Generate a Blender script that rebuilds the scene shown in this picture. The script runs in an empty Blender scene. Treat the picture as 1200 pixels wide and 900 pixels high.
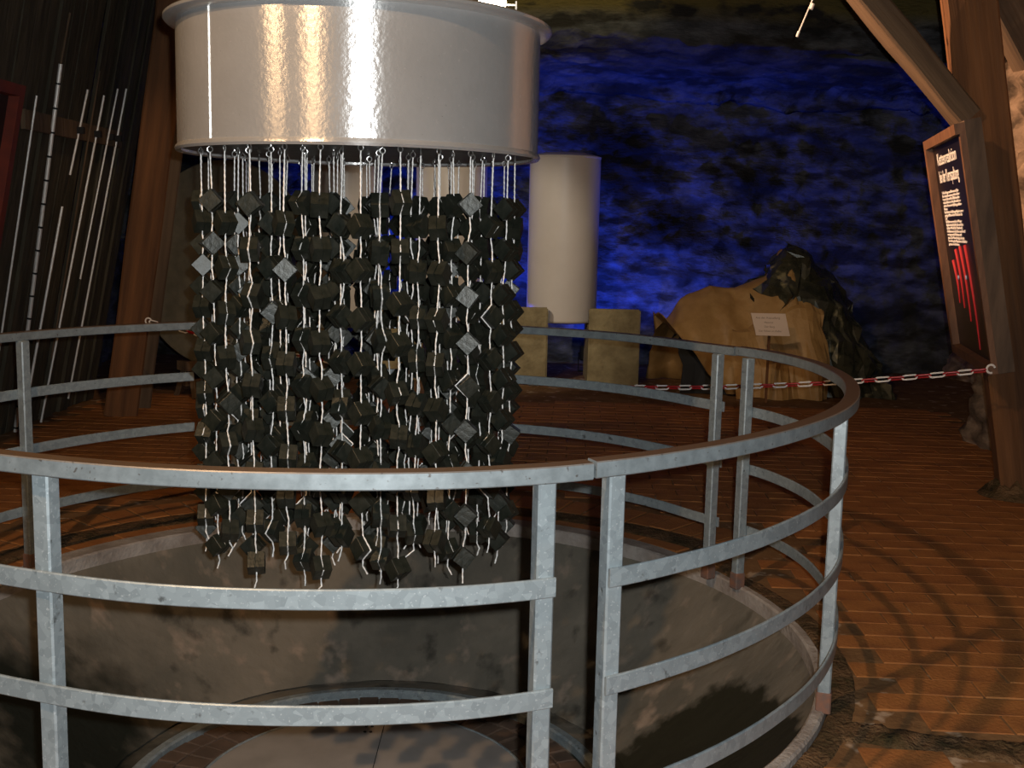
import bpy, bmesh, math, random
from mathutils import Vector, Matrix, noise
random.seed(7)
S = bpy.context.scene
COL = S.collection
PI = math.pi
def R(d): return math.radians(d)

# ------------------------------------------------------------------ camera
PITCH, ROLL = 0.1399, 0.022
cam = bpy.data.cameras.new('camera'); cam.sensor_width = 36; cam.lens = 39.6; cam.clip_start = .02
co = bpy.data.objects.new('camera', cam); COL.objects.link(co); S.camera = co
fw = Vector((0, math.cos(PITCH), -math.sin(PITCH))); up0 = Vector((0, math.sin(PITCH), math.cos(PITCH)))
xr = Vector((1, 0, 0))*math.cos(ROLL) + up0*math.sin(ROLL); ur = -Vector((1, 0, 0))*math.sin(ROLL) + up0*math.cos(ROLL)
m = Matrix((xr, ur, -fw)).transposed().to_4x4(); m.translation = (0, 0, 1.5); co.matrix_world = m

# ------------------------------------------------------------------ world, lights, exposure
w = bpy.data.worlds.new('cave_dark'); S.world = w; w.use_nodes = True
w.node_tree.nodes['Background'].inputs[0].default_value = (1, .75, .5, 1); w.node_tree.nodes['Background'].inputs[1].default_value = .0015
S.view_settings.view_transform = 'Standard'; S.view_settings.look = 'None'; S.view_settings.exposure = 0; S.view_settings.gamma = 1
def lamp(name, kind, loc, power, col, target=None, size=.03, angle=60, blend=.4):
    l = bpy.data.lights.new(name, kind); l.energy = power; l.color = col
    if kind != 'SUN': l.shadow_soft_size = size
    if kind == 'SPOT': l.spot_size = R(angle); l.spot_blend = blend
    o = bpy.data.objects.new(name, l); COL.objects.link(o); o.location = loc
    if target: o.rotation_euler = (Vector(target)-Vector(loc)).to_track_quat('-Z', 'Y').to_euler()
    return o
WARM = (1, .62, .32)
lamp('camera_flash', 'SPOT', (.045, -.02, 1.545), 355, (.95, .985, 1), (0, 4, .95), .012, 95, .5)
lamp('hall_spot', 'SPOT', (-1.72, .92, 4.0), 300, WARM, (.3, 5.2, 0), .05, 78, .6)
lamp('left_spot', 'SPOT', (-2.9, 1.4, 3.6), 120, WARM, (-.6, 3.9, 2.1), .06, 30, .7)
lamp('tank_spot', 'SPOT', (-2.6, 5.2, 3.9), 520, (1, .88, .72), (-.45, 10.8, 1.0), .05, 26, .5)
lamp('heap_fill', 'SPOT', (-.5, 5.5, 4.2), 230, (1, .78, .55), (2.15, 10.6, .5), .05, 17, .7)  # added lamp that brightens the draped heap
lamp('brace_spot', 'SPOT', (-2.3, 6.75, 3.7), 2300, (1, .60, .36), (2.8, 6.8, 2.5), .05, 34, .7)
lamp('rim_halogen', 'SPOT', (-.08, 4.25, 2.42), 400, (1, .82, .42), (.45, 10.3, 3.65), .03, 18, .8)
lamp('post_fill', 'SPOT', (-.9, 4.6, 4.3), 170, WARM, (-2.65, 8.5, 1.3), .05, 24, .8)  # added warm lamp to brighten the left timber post and rods
lamp('blue_spot', 'SPOT', (-1.05, 11.76, .40), 190, (.015, .06, 1), (-.2, 12.2, 2.6), .06, 150, .5)
lamp('blue_spot', 'SPOT', (.80, 11.86, .30), 52, (.015, .06, 1), (.9, 12.3, 1.6), .06, 150, .5)
lamp('blue_spot', 'SPOT', (1.62, 11.56, .42), 62, (.03, .08, 1), (2.1, 12.2, 2.2), .06, 150, .5)

# ------------------------------------------------------------------ materials
def mat(name, col, rough=.6, metal=0., spec=.5, var=None, scale=8., stretch=(1, 1, 1), bump=0., bscale=40., detail=6., coords='Object', lo=.35, hi=.65, emit=None, aniso=0., rv=0.):
    M = bpy.data.materials.new(name); M.use_nodes = True; nt = M.node_tree; N = nt.nodes; L = nt.links
    b = N['Principled BSDF']; b.inputs['Base Color'].default_value = (*col, 1); b.inputs['Roughness'].default_value = rough
    b.inputs['Metallic'].default_value = metal; b.inputs['Specular IOR Level'].default_value = spec
    if emit: b.inputs['Emission Color'].default_value = (*emit[0], 1); b.inputs['Emission Strength'].default_value = emit[1]
    tc = N.new('ShaderNodeTexCoord'); mp = N.new('ShaderNodeMapping'); mp.inputs['Scale'].default_value = stretch
    L.new(tc.outputs[coords], mp.inputs[0]); M['map'] = mp.name
    if var:
        n = N.new('ShaderNodeTexNoise'); n.inputs['Scale'].default_value = scale; n.inputs['Detail'].default_value = detail; n.inputs['Roughness'].default_value = .6
        L.new(mp.outputs[0], n.inputs['Vector'])
        r = N.new('ShaderNodeValToRGB'); r.color_ramp.elements[0].color = (*col, 1); r.color_ramp.elements[1].color = (*var, 1)
        r.color_ramp.elements[0].position = lo; r.color_ramp.elements[1].position = hi
        L.new(n.outputs[0], r.inputs[0]); L.new(r.outputs[0], b.inputs['Base Color'])
        if rv:
            mr = N.new('ShaderNodeMapRange'); mr.inputs[3].default_value = rough-rv; mr.inputs[4].default_value = rough+rv
            L.new(n.outputs[0], mr.inputs[0]); L.new(mr.outputs[0], b.inputs['Roughness'])
    if bump:
        n2 = N.new('ShaderNodeTexNoise'); n2.inputs['Scale'].default_value = bscale; n2.inputs['Detail'].default_value = 8
        L.new(mp.outputs[0], n2.inputs['Vector']); bp = N.new('ShaderNodeBump'); bp.inputs['Strength'].default_value = bump; bp.inputs['Distance'].default_value = .02
        L.new(n2.outputs[0], bp.inputs['Height']); L.new(bp.outputs[0], b.inputs['Normal'])
    return M
def nodes(M): return M.node_tree.nodes, M.node_tree.links, M.node_tree.nodes['Principled BSDF']
def overlay(M, mask, col):      # mixes a colour over the present base colour by a 0..1 mask socket
    N, L, b = nodes(M); mx = N.new('ShaderNodeMix'); mx.data_type = 'RGBA'
    if b.inputs['Base Color'].links: L.new(b.inputs['Base Color'].links[0].from_socket, mx.inputs[6])
    else: mx.inputs[6].default_value = b.inputs['Base Color'].default_value
    mx.inputs[7].default_value = (*col, 1); L.new(mask, mx.inputs[0]); L.new(mx.outputs[2], b.inputs['Base Color'])
def noise_mask(M, scale, lo, hi, stretch=None, coords=None, detail=5):
    N, L, b = nodes(M); n = N.new('ShaderNodeTexNoise'); n.inputs['Scale'].default_value = scale; n.inputs['Detail'].default_value = detail
    if stretch:
        tc = N.new('ShaderNodeTexCoord'); mp = N.new('ShaderNodeMapping'); mp.inputs['Scale'].default_value = stretch
        L.new(tc.outputs[coords or 'Object'], mp.inputs[0]); L.new(mp.outputs[0], n.inputs['Vector'])
    else: L.new(N[M['map']].outputs[0], n.inputs['Vector'])
    r = N.new('ShaderNodeMapRange'); r.inputs[1].default_value = lo; r.inputs[2].default_value = hi
    L.new(n.outputs[0], r.inputs[0]); return r.outputs[0]
def ball_mask(M, c, rad, soft):
    N, L, b = nodes(M); tc = N.new('ShaderNodeTexCoord'); d = N.new('ShaderNodeVectorMath'); d.operation = 'DISTANCE'; d.inputs[1].default_value = c
    n = N.new('ShaderNodeTexNoise'); n.inputs['Scale'].default_value = 6; n.inputs['Detail'].default_value = 6
    L.new(tc.outputs['Object'], d.inputs[0]); L.new(tc.outputs['Object'], n.inputs['Vector'])
    a = N.new('ShaderNodeMath'); a.operation = 'MULTIPLY_ADD'; a.inputs[1].default_value = .5; L.new(n.outputs[0], a.inputs[0]); L.new(d.outputs['Value'], a.inputs[2])
    r = N.new('ShaderNodeMapRange'); r.inputs[1].default_value = rad+.25; r.inputs[2].default_value = rad+.25-soft; L.new(a.outputs[0], r.inputs[0]); return r.outputs[0]

galv = mat('galvanised_steel', (.30, .35, .37), .42, .35, .5, None)
N, L, b = nodes(galv)
vo = N.new('ShaderNodeTexVoronoi'); vo.inputs['Scale'].default_value = 55; L.new(N[galv['map']].outputs[0], vo.inputs['Vector'])
rr = N.new('ShaderNodeValToRGB'); rr.color_ramp.elements[0].color = (.225, .262, .275, 1); rr.color_ramp.elements[1].color = (.345, .395, .41, 1)
L.new(vo.outputs['Color'], rr.inputs[0]); L.new(rr.outputs[0], b.inputs['Base Color'])
overlay(galv, noise_mask(galv, 160, .62, .7), (.46, .50, .51)); overlay(galv, noise_mask(galv, 30, .66, .74), (.11, .12, .12))
rail_top = mat('worn_handrail_steel', (.235, .27, .28), .38, .45, .5, (.33, .375, .39), 30)
N, L, b = nodes(rail_top)   # rubbed brown patina on the upper face of the handrail
ge = N.new('ShaderNodeNewGeometry'); sx = N.new('ShaderNodeSeparateXYZ'); L.new(ge.outputs['Normal'], sx.inputs[0])
mr = N.new('ShaderNodeMapRange'); mr.inputs[1].default_value = .5; mr.inputs[2].default_value = .9; L.new(sx.outputs[2], mr.inputs[0])
overlay(rail_top, mr.outputs[0], (.20, .12, .065)); overlay(rail_top, noise_mask(rail_top, 90, .64, .72), (.13, .12, .11))
rust = mat('rusty_post_foot', (.22, .10, .06), .8, 0, .3, (.12, .09, .08), 30)

alu = mat('brushed_aluminium', (.70, .69, .67), .27, .66, .5, (.78, .77, .75), 5, (1, 1, 1), .06, 60, aniso=.7)
N, L, b = nodes(alu); b.inputs['Anisotropic'].default_value = .92; b.inputs['Anisotropic Rotation'].default_value = .25
tg = N.new('ShaderNodeTangent'); tg.direction_type = 'RADIAL'; tg.axis = 'Z'; L.new(tg.outputs[0], b.inputs['Tangent'])
overlay(alu, noise_mask(alu, 75, .66, .72), (.85, .83, .8)); overlay(alu, noise_mask(alu, 160, .7, .75), (.4, .39, .37))
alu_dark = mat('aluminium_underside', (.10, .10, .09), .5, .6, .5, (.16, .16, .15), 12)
zinc = mat('zinc_hook', (.62, .62, .6), .3, .9)
rope_m = mat('twisted_silver_cord', (.92, .89, .84), .45, .1, .5)
cube_m = mat('dark_cube_metal', (.013, .016, .011), .40, .2, .5, (.030, .031, .022), 30, bump=.1, bscale=90, rv=.06)
brick_m = mat('terracotta_brick', (.41, .165, .045), .75, 0, .3, (.29, .11, .03), 4, bump=.3, bscale=60, rv=.1)
N, L, b = nodes(brick_m)
oi = N.new('ShaderNodeObjectInfo'); mrx = N.new('ShaderNodeMapRange'); mrx.inputs[3].default_value = 0; mrx.inputs[4].default_value = .5; L.new(oi.outputs['Random'], mrx.inputs[0])
overlay(brick_m, mrx.outputs[0], (.30, .105, .03)); overlay(brick_m, noise_mask(brick_m, 6, .56, .8), (.14, .055, .022))
mortar = mat('sandy_mortar', (.24, .13, .055), .9, 0, .2, (.15, .075, .03), 6, bump=.3)
overlay(mortar, noise_mask(mortar, 9, .6, .66), (.42, .3, .2))
moss = mat('dark_moss', (.045, .032, .012), .95, 0, .2, (.17, .095, .045), 9, bump=1, bscale=60)
conc = mat('pale_concrete', (.42, .375, .335), .85, 0, .3, (.24, .20, .17), 5, bump=.4, bscale=50)
pitm = mat('stained_pit_concrete', (.20, .172, .132), .7, 0, .35, (.115, .104, .082), 2.5, (1, 1, .5), .35, 18, rv=.1)
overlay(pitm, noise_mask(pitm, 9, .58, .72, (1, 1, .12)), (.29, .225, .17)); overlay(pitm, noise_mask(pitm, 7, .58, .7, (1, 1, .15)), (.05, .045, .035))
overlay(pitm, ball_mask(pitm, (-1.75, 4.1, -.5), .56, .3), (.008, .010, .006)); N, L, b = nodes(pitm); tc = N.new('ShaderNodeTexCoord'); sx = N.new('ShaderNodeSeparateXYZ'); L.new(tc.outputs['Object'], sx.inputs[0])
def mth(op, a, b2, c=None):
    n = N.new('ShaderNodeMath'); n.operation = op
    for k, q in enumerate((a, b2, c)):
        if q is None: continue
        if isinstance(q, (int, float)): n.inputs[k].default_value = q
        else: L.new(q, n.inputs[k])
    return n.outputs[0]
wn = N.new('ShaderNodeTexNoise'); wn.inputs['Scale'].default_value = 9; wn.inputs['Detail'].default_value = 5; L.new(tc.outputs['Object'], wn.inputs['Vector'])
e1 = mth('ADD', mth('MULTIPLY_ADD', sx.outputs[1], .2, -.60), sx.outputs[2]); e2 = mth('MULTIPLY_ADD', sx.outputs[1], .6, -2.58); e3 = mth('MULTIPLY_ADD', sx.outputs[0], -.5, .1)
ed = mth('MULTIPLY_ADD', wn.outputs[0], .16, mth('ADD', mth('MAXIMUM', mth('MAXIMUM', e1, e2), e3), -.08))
mr = N.new('ShaderNodeMapRange'); mr.inputs[1].default_value = .012; mr.inputs[2].default_value = -.02; L.new(ed, mr.inputs[0]); overlay(pitm, mr.outputs[0], (.022, .020, .010))  # darker wedge low on the right of the wall, below a slanting edge
lidm = mat('pit_lid_metal', (.38, .345, .31), .5, .25, .5, (.46, .42, .38), 6, rv=.08)
graph = mat('pit_brick', (.13, .085, .06), .7, 0, .3, (.08, .055, .04), 9)
rock = mat('cave_rock', (.14, .142, .145), .9, 0, .3, (.05, .051, .053), 3.2, (1, 1, 2.6), 1., 16)
overlay(rock, noise_mask(rock, 1.7, .5, .66, (1, 1, 1.6)), (.02, .02, .018)); overlay(rock, ball_mask(rock, (1.15, 12.2, 2.2), .55, .25), (.012, .012, .011)); overlay(rock, ball_mask(rock, (1.7, 12.2, 1.5), .45, .25), (.012, .012, .011))  # ball masks paint the right tank's cast shadow into the rock colour
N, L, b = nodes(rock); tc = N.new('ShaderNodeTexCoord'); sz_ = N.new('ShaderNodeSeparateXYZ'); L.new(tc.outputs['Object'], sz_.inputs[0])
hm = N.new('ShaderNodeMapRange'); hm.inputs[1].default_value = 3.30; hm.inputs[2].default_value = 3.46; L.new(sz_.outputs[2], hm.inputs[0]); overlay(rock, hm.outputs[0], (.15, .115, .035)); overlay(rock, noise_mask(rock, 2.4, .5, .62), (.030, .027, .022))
rockw = mat('ochre_rock', (.36, .25, .165), .9, 0, .3, (.08, .056, .036), 4, (1, 1, 1.6), 1., 10)
rockc = mat('ceiling_rock', (.20, .16, .07), .95, 0, .2, (.05, .045, .02), 1.6, (1, 1, 1), 1, 7)
timb = mat('old_brown_timber', (.19, .082, .030), .8, 0, .3, (.075, .034, .015), 9, (1, 1, .06), .6, 30)
timb2 = mat('grey_brown_timber', (.16, .105, .062), .8, 0, .3, (.08, .052, .031), 9, (1, 1, .06), .6, 30)
plankm = mat('dark_weathered_plank', (.040, .036, .024), .85, 0, .3, (.085, .07, .045), 12, (1, 1, .05), .6, 25)
rodm = mat('bare_aluminium_rod', (.68, .65, .60), .45, .25)
black = mat('black_gloss_panel', (.006, .004, .005), .35, 0, .5)
blackm = mat('black_matt', (.01, .01, .01), .8)
redm = mat('red_painted_wood', (.16, .022, .008), .6, 0, .4, (.11, .016, .008), 12)
fram = mat('case_frame_wood', (.19, .09, .042), .6, 0, .4, (.11, .05, .022), 20, (1, 1, .2))
caseside = mat('case_side_board', (.13, .085, .055), .75, 0, .3, (.055, .036, .024), 10, (1, 1, .15))
white = mat('white_print', (.9, .85, .78), .7)
redp = mat('red_print', (.5, .015, .02), .7)
bluep = mat('pale_blue_print', (.4, .5, .75), .7)
inkm = mat('grey_ink', (.22, .16, .12), .8)
tankm = mat('cream_white_tank', (.74, .67, .58), .4, 0, .5, (.70, .63, .54), 3)
blockm = mat('yellowish_stone_block', (.36, .29, .15), .85, 0, .3, (.22, .17, .085), 6, bump=.6, bscale=30)
tarpm = mat('tan_tarpaulin', (.40, .235, .085), .55, 0, .4, (.29, .16, .05), 5, bump=.3, bscale=20)
foilm = mat('crumpled_dark_foil', (.030, .032, .022), .28, .3, .6, (.08, .075, .045), 8, rv=.12)
overlay(foilm, noise_mask(foilm, 5, .62, .68), (.30, .26, .14))
cardm = mat('pinkish_card', (.60, .47, .37), .7)
chw = mat('white_plastic_link', (.82, .78, .72), .4); chr_ = mat('red_plastic_link', (.42, .012, .015), .4)
discm = mat('dull_grey_plate', (.17, .155, .105), .6, .2, .4, (.11, .105, .07), 7)
bulbm = mat('lit_halogen_glass', (1, 1, 1), .3, emit=((1, .78, .55), 60))
bluelens = mat('lit_blue_lens', (.1, .2, 1), .3, emit=((.05, .14, 1), 3))

# ------------------------------------------------------------------ helpers
def obj(name, data, material, parent=None, loc=None):
    if isinstance(data, bmesh.types.BMesh):
        me = bpy.data.meshes.new(name); data.to_mesh(me); data.free()
    elif isinstance(data, tuple):
        me = bpy.data.meshes.new(name); me.from_pydata(data[0], [], data[1]); me.update()
    else: me = data
    if material and not me.materials: me.materials.append(material)
    o = bpy.data.objects.new(name, me); COL.objects.link(o)
    if parent: o.parent = parent
    if loc: o.location = loc
    return o
def empty(name, loc=(0, 0, 0), rz=0):
    o = bpy.data.objects.new(name, None); o.location = loc; o.rotation_euler = (0, 0, rz); o.empty_display_size = .1; COL.objects.link(o); return o
def tag(o, label=None, cat=None, group=None, kind=None):
    for k, v in (('label', label), ('category', cat), ('group', group), ('kind', kind)):
        if v: o[k] = v
    return o
def smooth(o, ang=35):
    me = o.data; me.polygons.foreach_set('use_smooth', [True]*len(me.polygons))
    try: me.set_sharp_from_angle(angle=R(ang))
    except Exception: pass
    return o
class MB:
    def __init__(s): s.v = []; s.f = []
    def box(s, c, d, M=None):
        n = len(s.v); x, y, z = d[0]/2, d[1]/2, d[2]/2
        for sx in (-1, 1):
            for sy in (-1, 1):
                for sz in (-1, 1):
                    p = Vector((sx*x, sy*y, sz*z)); p = (M @ p if M else p) + Vector(c); s.v.append(p)
        s.f += [[n+i for i in q] for q in ((0, 1, 3, 2), (4, 6, 7, 5), (0, 4, 5, 1), (2, 3, 7, 6), (0, 2, 6, 4), (1, 5, 7, 3))]
        return s
    def hexa(s, P):  # 8 corners: bottom ring of four then top ring of four
        n = len(s.v); s.v += [Vector(p) for p in P]
        s.f += [[n+i for i in q] for q in ((3, 2, 1, 0), (4, 5, 6, 7), (0, 1, 5, 4), (1, 2, 6, 5), (2, 3, 7, 6), (3, 0, 4, 7))]
        return s
    def tube(s, pts, r, seg=8, cap=True, closed=False):
        n0 = len(s.v); pts = [Vector(p) for p in pts]; k = len(pts); rs = r if isinstance(r, (list, tuple)) else [r]*k
        ref = None
        for i in range(k):
            if closed: t = pts[(i+1) % k]-pts[i-1]
            else: t = pts[min(i+1, k-1)]-pts[max(i-1, 0)]
            t.normalize()
            if ref is None: ref = t.orthogonal().normalized()
            ref = (ref-t*ref.dot(t)).normalized(); bb = t.cross(ref)
            for j in range(seg):
                a = 2*PI*j/seg; s.v.append(pts[i]+(ref*math.cos(a)+bb*math.sin(a))*rs[i])
        for i in range(k if closed else k-1):
            for j in range(seg):
                a = n0+i*seg; b2 = n0+((i+1) % k)*seg; j2 = (j+1) % seg
                s.f.append([a+j, a+j2, b2+j2, b2+j])
        if cap and not closed:
            s.f.append([n0+j for j in range(seg)][::-1]); s.f.append([n0+(k-1)*seg+j for j in range(seg)])
        return s
    def lathe(s, prof, seg=64, c=(0, 0, 0), closed=False, a0=0, a1=2*PI):
        n0 = len(s.v); k = len(prof); full = abs(a1-a0-2*PI) < 1e-6; ns = seg if full else seg+1
        for i in range(ns):
            a = a0+(a1-a0)*i/seg
            for r, z in prof: s.v.append(Vector((c[0]+r*math.cos(a), c[1]+r*math.sin(a), c[2]+z)))
        for i in range(seg):
            i2 = (i+1) % ns
            for j in range(k if closed else k-1):
                j2 = (j+1) % k; s.f.append([n0+i*k+j, n0+i2*k+j, n0+i2*k+j2, n0+i*k+j2])
        return s
    def build(s, name, material, parent=None, loc=None): return obj(name, (s.v, s.f), material, parent, loc)
def bevel_box(d, bev=.004, seg=1):
    bm = bmesh.new(); bmesh.ops.create_cube(bm, size=1); bmesh.ops.scale(bm, vec=d, verts=bm.verts)
    bmesh.ops.bevel(bm, geom=bm.edges[:], offset=bev, segments=seg, affect='EDGES'); return bm
def frac(p, H=.9, o=6, lac=2.1): return noise.fractal(p, H, lac, o, noise_basis='PERLIN_ORIGINAL')

C = Vector((-.51, 4.0, 0))       # centre of the pit
RC = Vector((-.496, 3.87, 0))    # centre of the railing

# ------------------------------------------------------------------ setting: floor with round pit
X0, X1, Y0, Y1 = -4.6, 5.0, -1.6, 13.2
def edge_pt(a):
    dx, dy = math.cos(a), math.sin(a); t = 99
    if dx > 1e-6: t = min(t, (X1-C.x)/dx)
    if dx < -1e-6: t = min(t, (X0-C.x)/dx)
    if dy > 1e-6: t = min(t, (Y1-C.y)/dy)
    if dy < -1e-6: t = min(t, (Y0-C.y)/dy)
    return C.x+dx*t, C.y+dy*t
angs = sorted([2*PI*i/96 for i in range(96)]+[math.atan2(y-C.y, x-C.x) % (2*PI) for x in (X0, X1) for y in (Y0, Y1)])
fv = []; ff = []
for a in angs:
    ex, ey = edge_pt(a); fv += [(C.x+1.68*math.cos(a), C.y+1.68*math.sin(a), -.004), (ex, ey, -.004), (C.x+1.68*math.cos(a), C.y+1.68*math.sin(a), -.2), (ex, ey, -.2)]
n = len(angs)
for i in range(n):
    j = (i+1) % n; ff += [[4*i, 4*i+1, 4*j+1, 4*j], [4*i+2, 4*i, 4*j, 4*j+2], [4*i+3, 4*i+2, 4*j+2, 4*j+3]]
floor = tag(obj('floor', (fv, ff), mortar), 'reddish brown brick floor around the round pit', None, None, 'structure')
# a single brick mesh, worn corners
def brick_mesh(lx, ly, h=.014):
    mb = MB(); e = .0025
    mb.hexa([(-lx/2, -ly/2, -h), (lx/2, -ly/2, -h), (lx/2, ly/2, -h), (-lx/2, ly/2, -h), (-lx/2, -ly/2, -e), (lx/2, -ly/2, -e), (lx/2, ly/2, -e), (-lx/2, ly/2, -e)])
    mb.hexa([(-lx/2, -ly/2, -e), (lx/2, -ly/2, -e), (lx/2, ly/2, -e), (-lx/2, ly/2, -e), (-lx/2+e, -ly/2+e, 0), (lx/2-e, -ly/2+e, 0), (lx/2-e, ly/2-e, 0), (-lx/2+e, ly/2-e, 0)])
    me = bpy.data.meshes.new('brick'); me.from_pydata(mb.v, [], mb.f); me.materials.append(brick_m); return me
BL, BW, J = .25, .128, .007
bm_field = brick_mesh(BL, BW)
tilt = R(-3.2)
field = []
ca, sa = math.cos(tilt), math.sin(tilt)
for r_ in range(-45, 80):
    for c_ in range(-26, 26):
        u = (c_+(.5 if r_ % 2 else 0))*(BL+J); v = r_*(BW+J)
        x = u*ca-v*sa; y = 3.0+u*sa+v*ca
        if not (-3.35 < x < 3.6 and 1.2 < y < 9.6): continue
        d = math.hypot(x-C.x, y-C.y)
        an = math.degrees(math.atan2(y-C.y, x-C.x)) % 360
        if d < (2.36 if 32 < an < 210 else 1.84): continue
        if x > .8 and abs(y-(3.26-(x-1.0)*.27)) < .13: continue      # the mossy drain across the courses
        field.append((x, y))
def apparent(p):
    x, y = p
    if y < 1.5 or abs(x/y) > .47 or y*.0 > 1: return 0
    py = 264+1980/y
    return (1/(y*y)) if py < 930 else 0
field.sort(key=apparent, reverse=True)
NB = 190
for x, y in field[:NB]:
    o = obj('brick', bm_field, None, floor, (x, y, random.uniform(-.002, .003))); o.rotation_euler = (random.gauss(0, .006), random.gauss(0, .006), tilt+random.gauss(0, .006))
mb = MB(); Mz = Matrix.Rotation(tilt, 3, 'Z')
for x, y in field[NB:]:
    z = random.uniform(-.001, .0015); e = .0025; P = []
    for k, zz in ((0, -.008), (e, 0)):
        for sx, sy in ((-1, -1), (1, -1), (1, 1), (-1, 1)):
            q = Mz @ Vector((sx*(BL/2-k), sy*(BW/2-k), 0)); P.append((x+q.x, y+q.y, z+zz))
    mb.hexa(P)
tag(mb.build('distant_brick', brick_m, floor), kind='stuff')
def ring_brick(r0, r1, a0, a1, name, material, parent, z1=0., zb=-.02, C=C):
    mb = MB(); k = 2; P0 = []
    am = (a0+a1)/2; e = .004
    def pt(r, a, z): return (C.x+r*math.cos(a), C.y+r*math.sin(a), z)
    ea = e/r0
    mb.hexa([pt(r0, a0, zb), pt(r1, a0, zb), pt(r1, a1, zb), pt(r0, a1, zb), pt(r0, a0, z1-e), pt(r1, a0, z1-e), pt(r1, a1, z1-e), pt(r0, a1, z1-e)])
    mb.hexa([pt(r0, a0, z1-e), pt(r1, a0, z1-e), pt(r1, a1, z1-e), pt(r0, a1, z1-e), pt(r0+e, a0+ea, z1), pt(r1-e, a0+ea, z1), pt(r1-e, a1-ea, z1), pt(r0+e, a1-ea, z1)])
    o = mb.build(name, material, parent); return o
nr = 96
for i in range(nr):
    a0 = 2*PI*i/nr; a1 = 2*PI*(i+1)/nr-.004
    a = math.degrees(a0) % 360
    if not 34 <= a <= 208: continue            # below and behind the photographer's edge of the pit
    ring_brick(2.0, 2.25+random.uniform(-.004, .004), a0, a1, 'brick', brick_m, floor, random.uniform(-.003, .002), -.014)
mbk = MB(); nk = 44
for i in range(nk):
    a0 = 2*PI*i/nk; a1 = 2*PI*(i+1)/nk-.004
    if not 38 <= math.degrees(a0) % 360 <= 208: continue
    o = ring_brick(1.715, 1.81, a0, a1, 'kerb_brick', brick_m, floor, random.uniform(0, .006), -.014)
# mossy gutter and drain (surface lumps)
def lumpy_ring(r0, r1, nseg, nrad, amp, z, name, material, kind=None):
    v = []; f = []
    for i in range(nseg):
        a = 2*PI*i/nseg
        for j in range(nrad):
            da = math.degrees(a) % 360; kk = min(1, max(0, (da-26)/16)) if da < 180 else min(1, max(0, (230-da)/20))
            r = (r0+(r1-r0)*j/(nrad-1))*kk+(1.645+.09*j/(nrad-1))*(1-kk); x, y = C.x+r*math.cos(a), C.y+r*math.sin(a)
            v.append((x, y, z+amp*abs(frac(Vector((x*7, y*7, 3))))*(0 if j in (0, nrad-1) else 1)-(.012 if j in (0, nrad-1) else 0)))
    for i in range(nseg):
        for j in range(nrad-1): a = i*nrad+j; b2 = ((i+1) % nseg)*nrad+j; f.append([a, b2, b2+1, a+1][::-1])
    return obj(name, (v, f), material, floor)
tag(smooth(lumpy_ring(1.815, 1.995, 420, 9, .013, -.003, 'moss_gutter', moss), 180), 'dark mossy gutter ring between two rings of bricks', kind='stuff')
v = []; f = []
for i in range(160):
    x = 1.0+2.5*i/159
    for j in range(9):
        y = 3.26-(x-1.0)*.27+(j-4)*.021; v.append((x, y, -.004+.03*abs(frac(Vector((x*8, y*8, 1))))*(0 if j in (0, 8) else 1)-(.01 if j in (0, 8) else 0)))
for i in range(159):
    for j in range(8): a = i*9+j; f.append([a, a+9, a+10, a+1])
tag(smooth(obj('moss_drain', (v, f), moss, floor), 180), 'dark mossy drain crossing the floor courses', kind='stuff')
# concrete rim and pit
def rim_out(a):                       # the concrete rim is broad at the far side and thin on the right
    d = math.degrees(a) % 360
    k = min(1, max(0, (d-24)/26)) if d < 180 else min(1, max(0, (250-d)/30))
    return 1.642+.068*k*k*(3-2*k)
rv = []; rf = []; nn_ = 192
for i in range(nn_):
    a = 2*PI*i/nn_; ro = rim_out(a)
    for r, z in ((1.6, -.2), (1.6, .004), (1.608, .011), (ro-.008, .010), (ro, .002), (ro, -.2)): rv.append((C.x+r*math.cos(a), C.y+r*math.sin(a), z))
for i in range(nn_):
    for j in range(6): rf.append([i*6+j, ((i+1) % nn_)*6+j, ((i+1) % nn_)*6+(j+1) % 6, i*6+(j+1) % 6])
rim = tag(obj('trim_1', (rv, rf), conc), 'pale concrete rim round the pit', None, None, 'structure'); smooth(rim)
pv = []; pf = []; na = 160; nz = 26
for i in range(na):
    a = 2*PI*i/na
    for j in range(nz):
        t = j/(nz-1); r = 1.602-.602*t+.05*math.sin(PI*t); z = -.05-.56*t
        d = .012*frac(Vector((math.cos(a)*4, math.sin(a)*4, z*4))); pv.append((C.x+(r+d*(0 < j))*math.cos(a), C.y+(r+d*(0 < j))*math.sin(a), z))
for i in range(na):
    for j in range(nz-1): a = i*nz+j; b2 = ((i+1) % na)*nz+j; pf.append([a, a+1, b2+1, b2])
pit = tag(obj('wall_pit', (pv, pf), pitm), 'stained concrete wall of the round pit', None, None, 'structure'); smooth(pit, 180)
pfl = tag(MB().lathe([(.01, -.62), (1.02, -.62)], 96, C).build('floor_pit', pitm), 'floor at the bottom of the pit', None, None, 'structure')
for ring, (r0, r1, k) in enumerate(((.665, .775, 52), (.782, .865, 60))):
    for i in range(k):
        a0 = 2*PI*(i+.5*ring)/k; ring_brick(r0, r1, a0, a0+2*PI/k-.008, 'brick', graph, pfl, -.602+random.uniform(-.004, .004), -.62, C+Vector((-.01, -.075, 0)))
lip = tag(MB().lathe([(.875, -.62), (.875, -.575), (.883, -.568), (.912, -.568), (.92, -.575), (.92, -.62)], 128, C+Vector((0, -.06, -.012))).build('tank_rim', galv), 'large grey metal ring lying on the bottom of the pit', 'ring'); smooth(lip)
lid = tag(empty('pit_cover', (C.x-.01, C.y-.075, -.62)), 'round grey metal cover plate at the bottom of the pit', 'cover')
smooth(MB().lathe([(.001, .05), (.61, .05), (.622, .046), (.627, .038), (.627, 0), (.001, 0)], 128).build('plate', lidm, lid))
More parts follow.
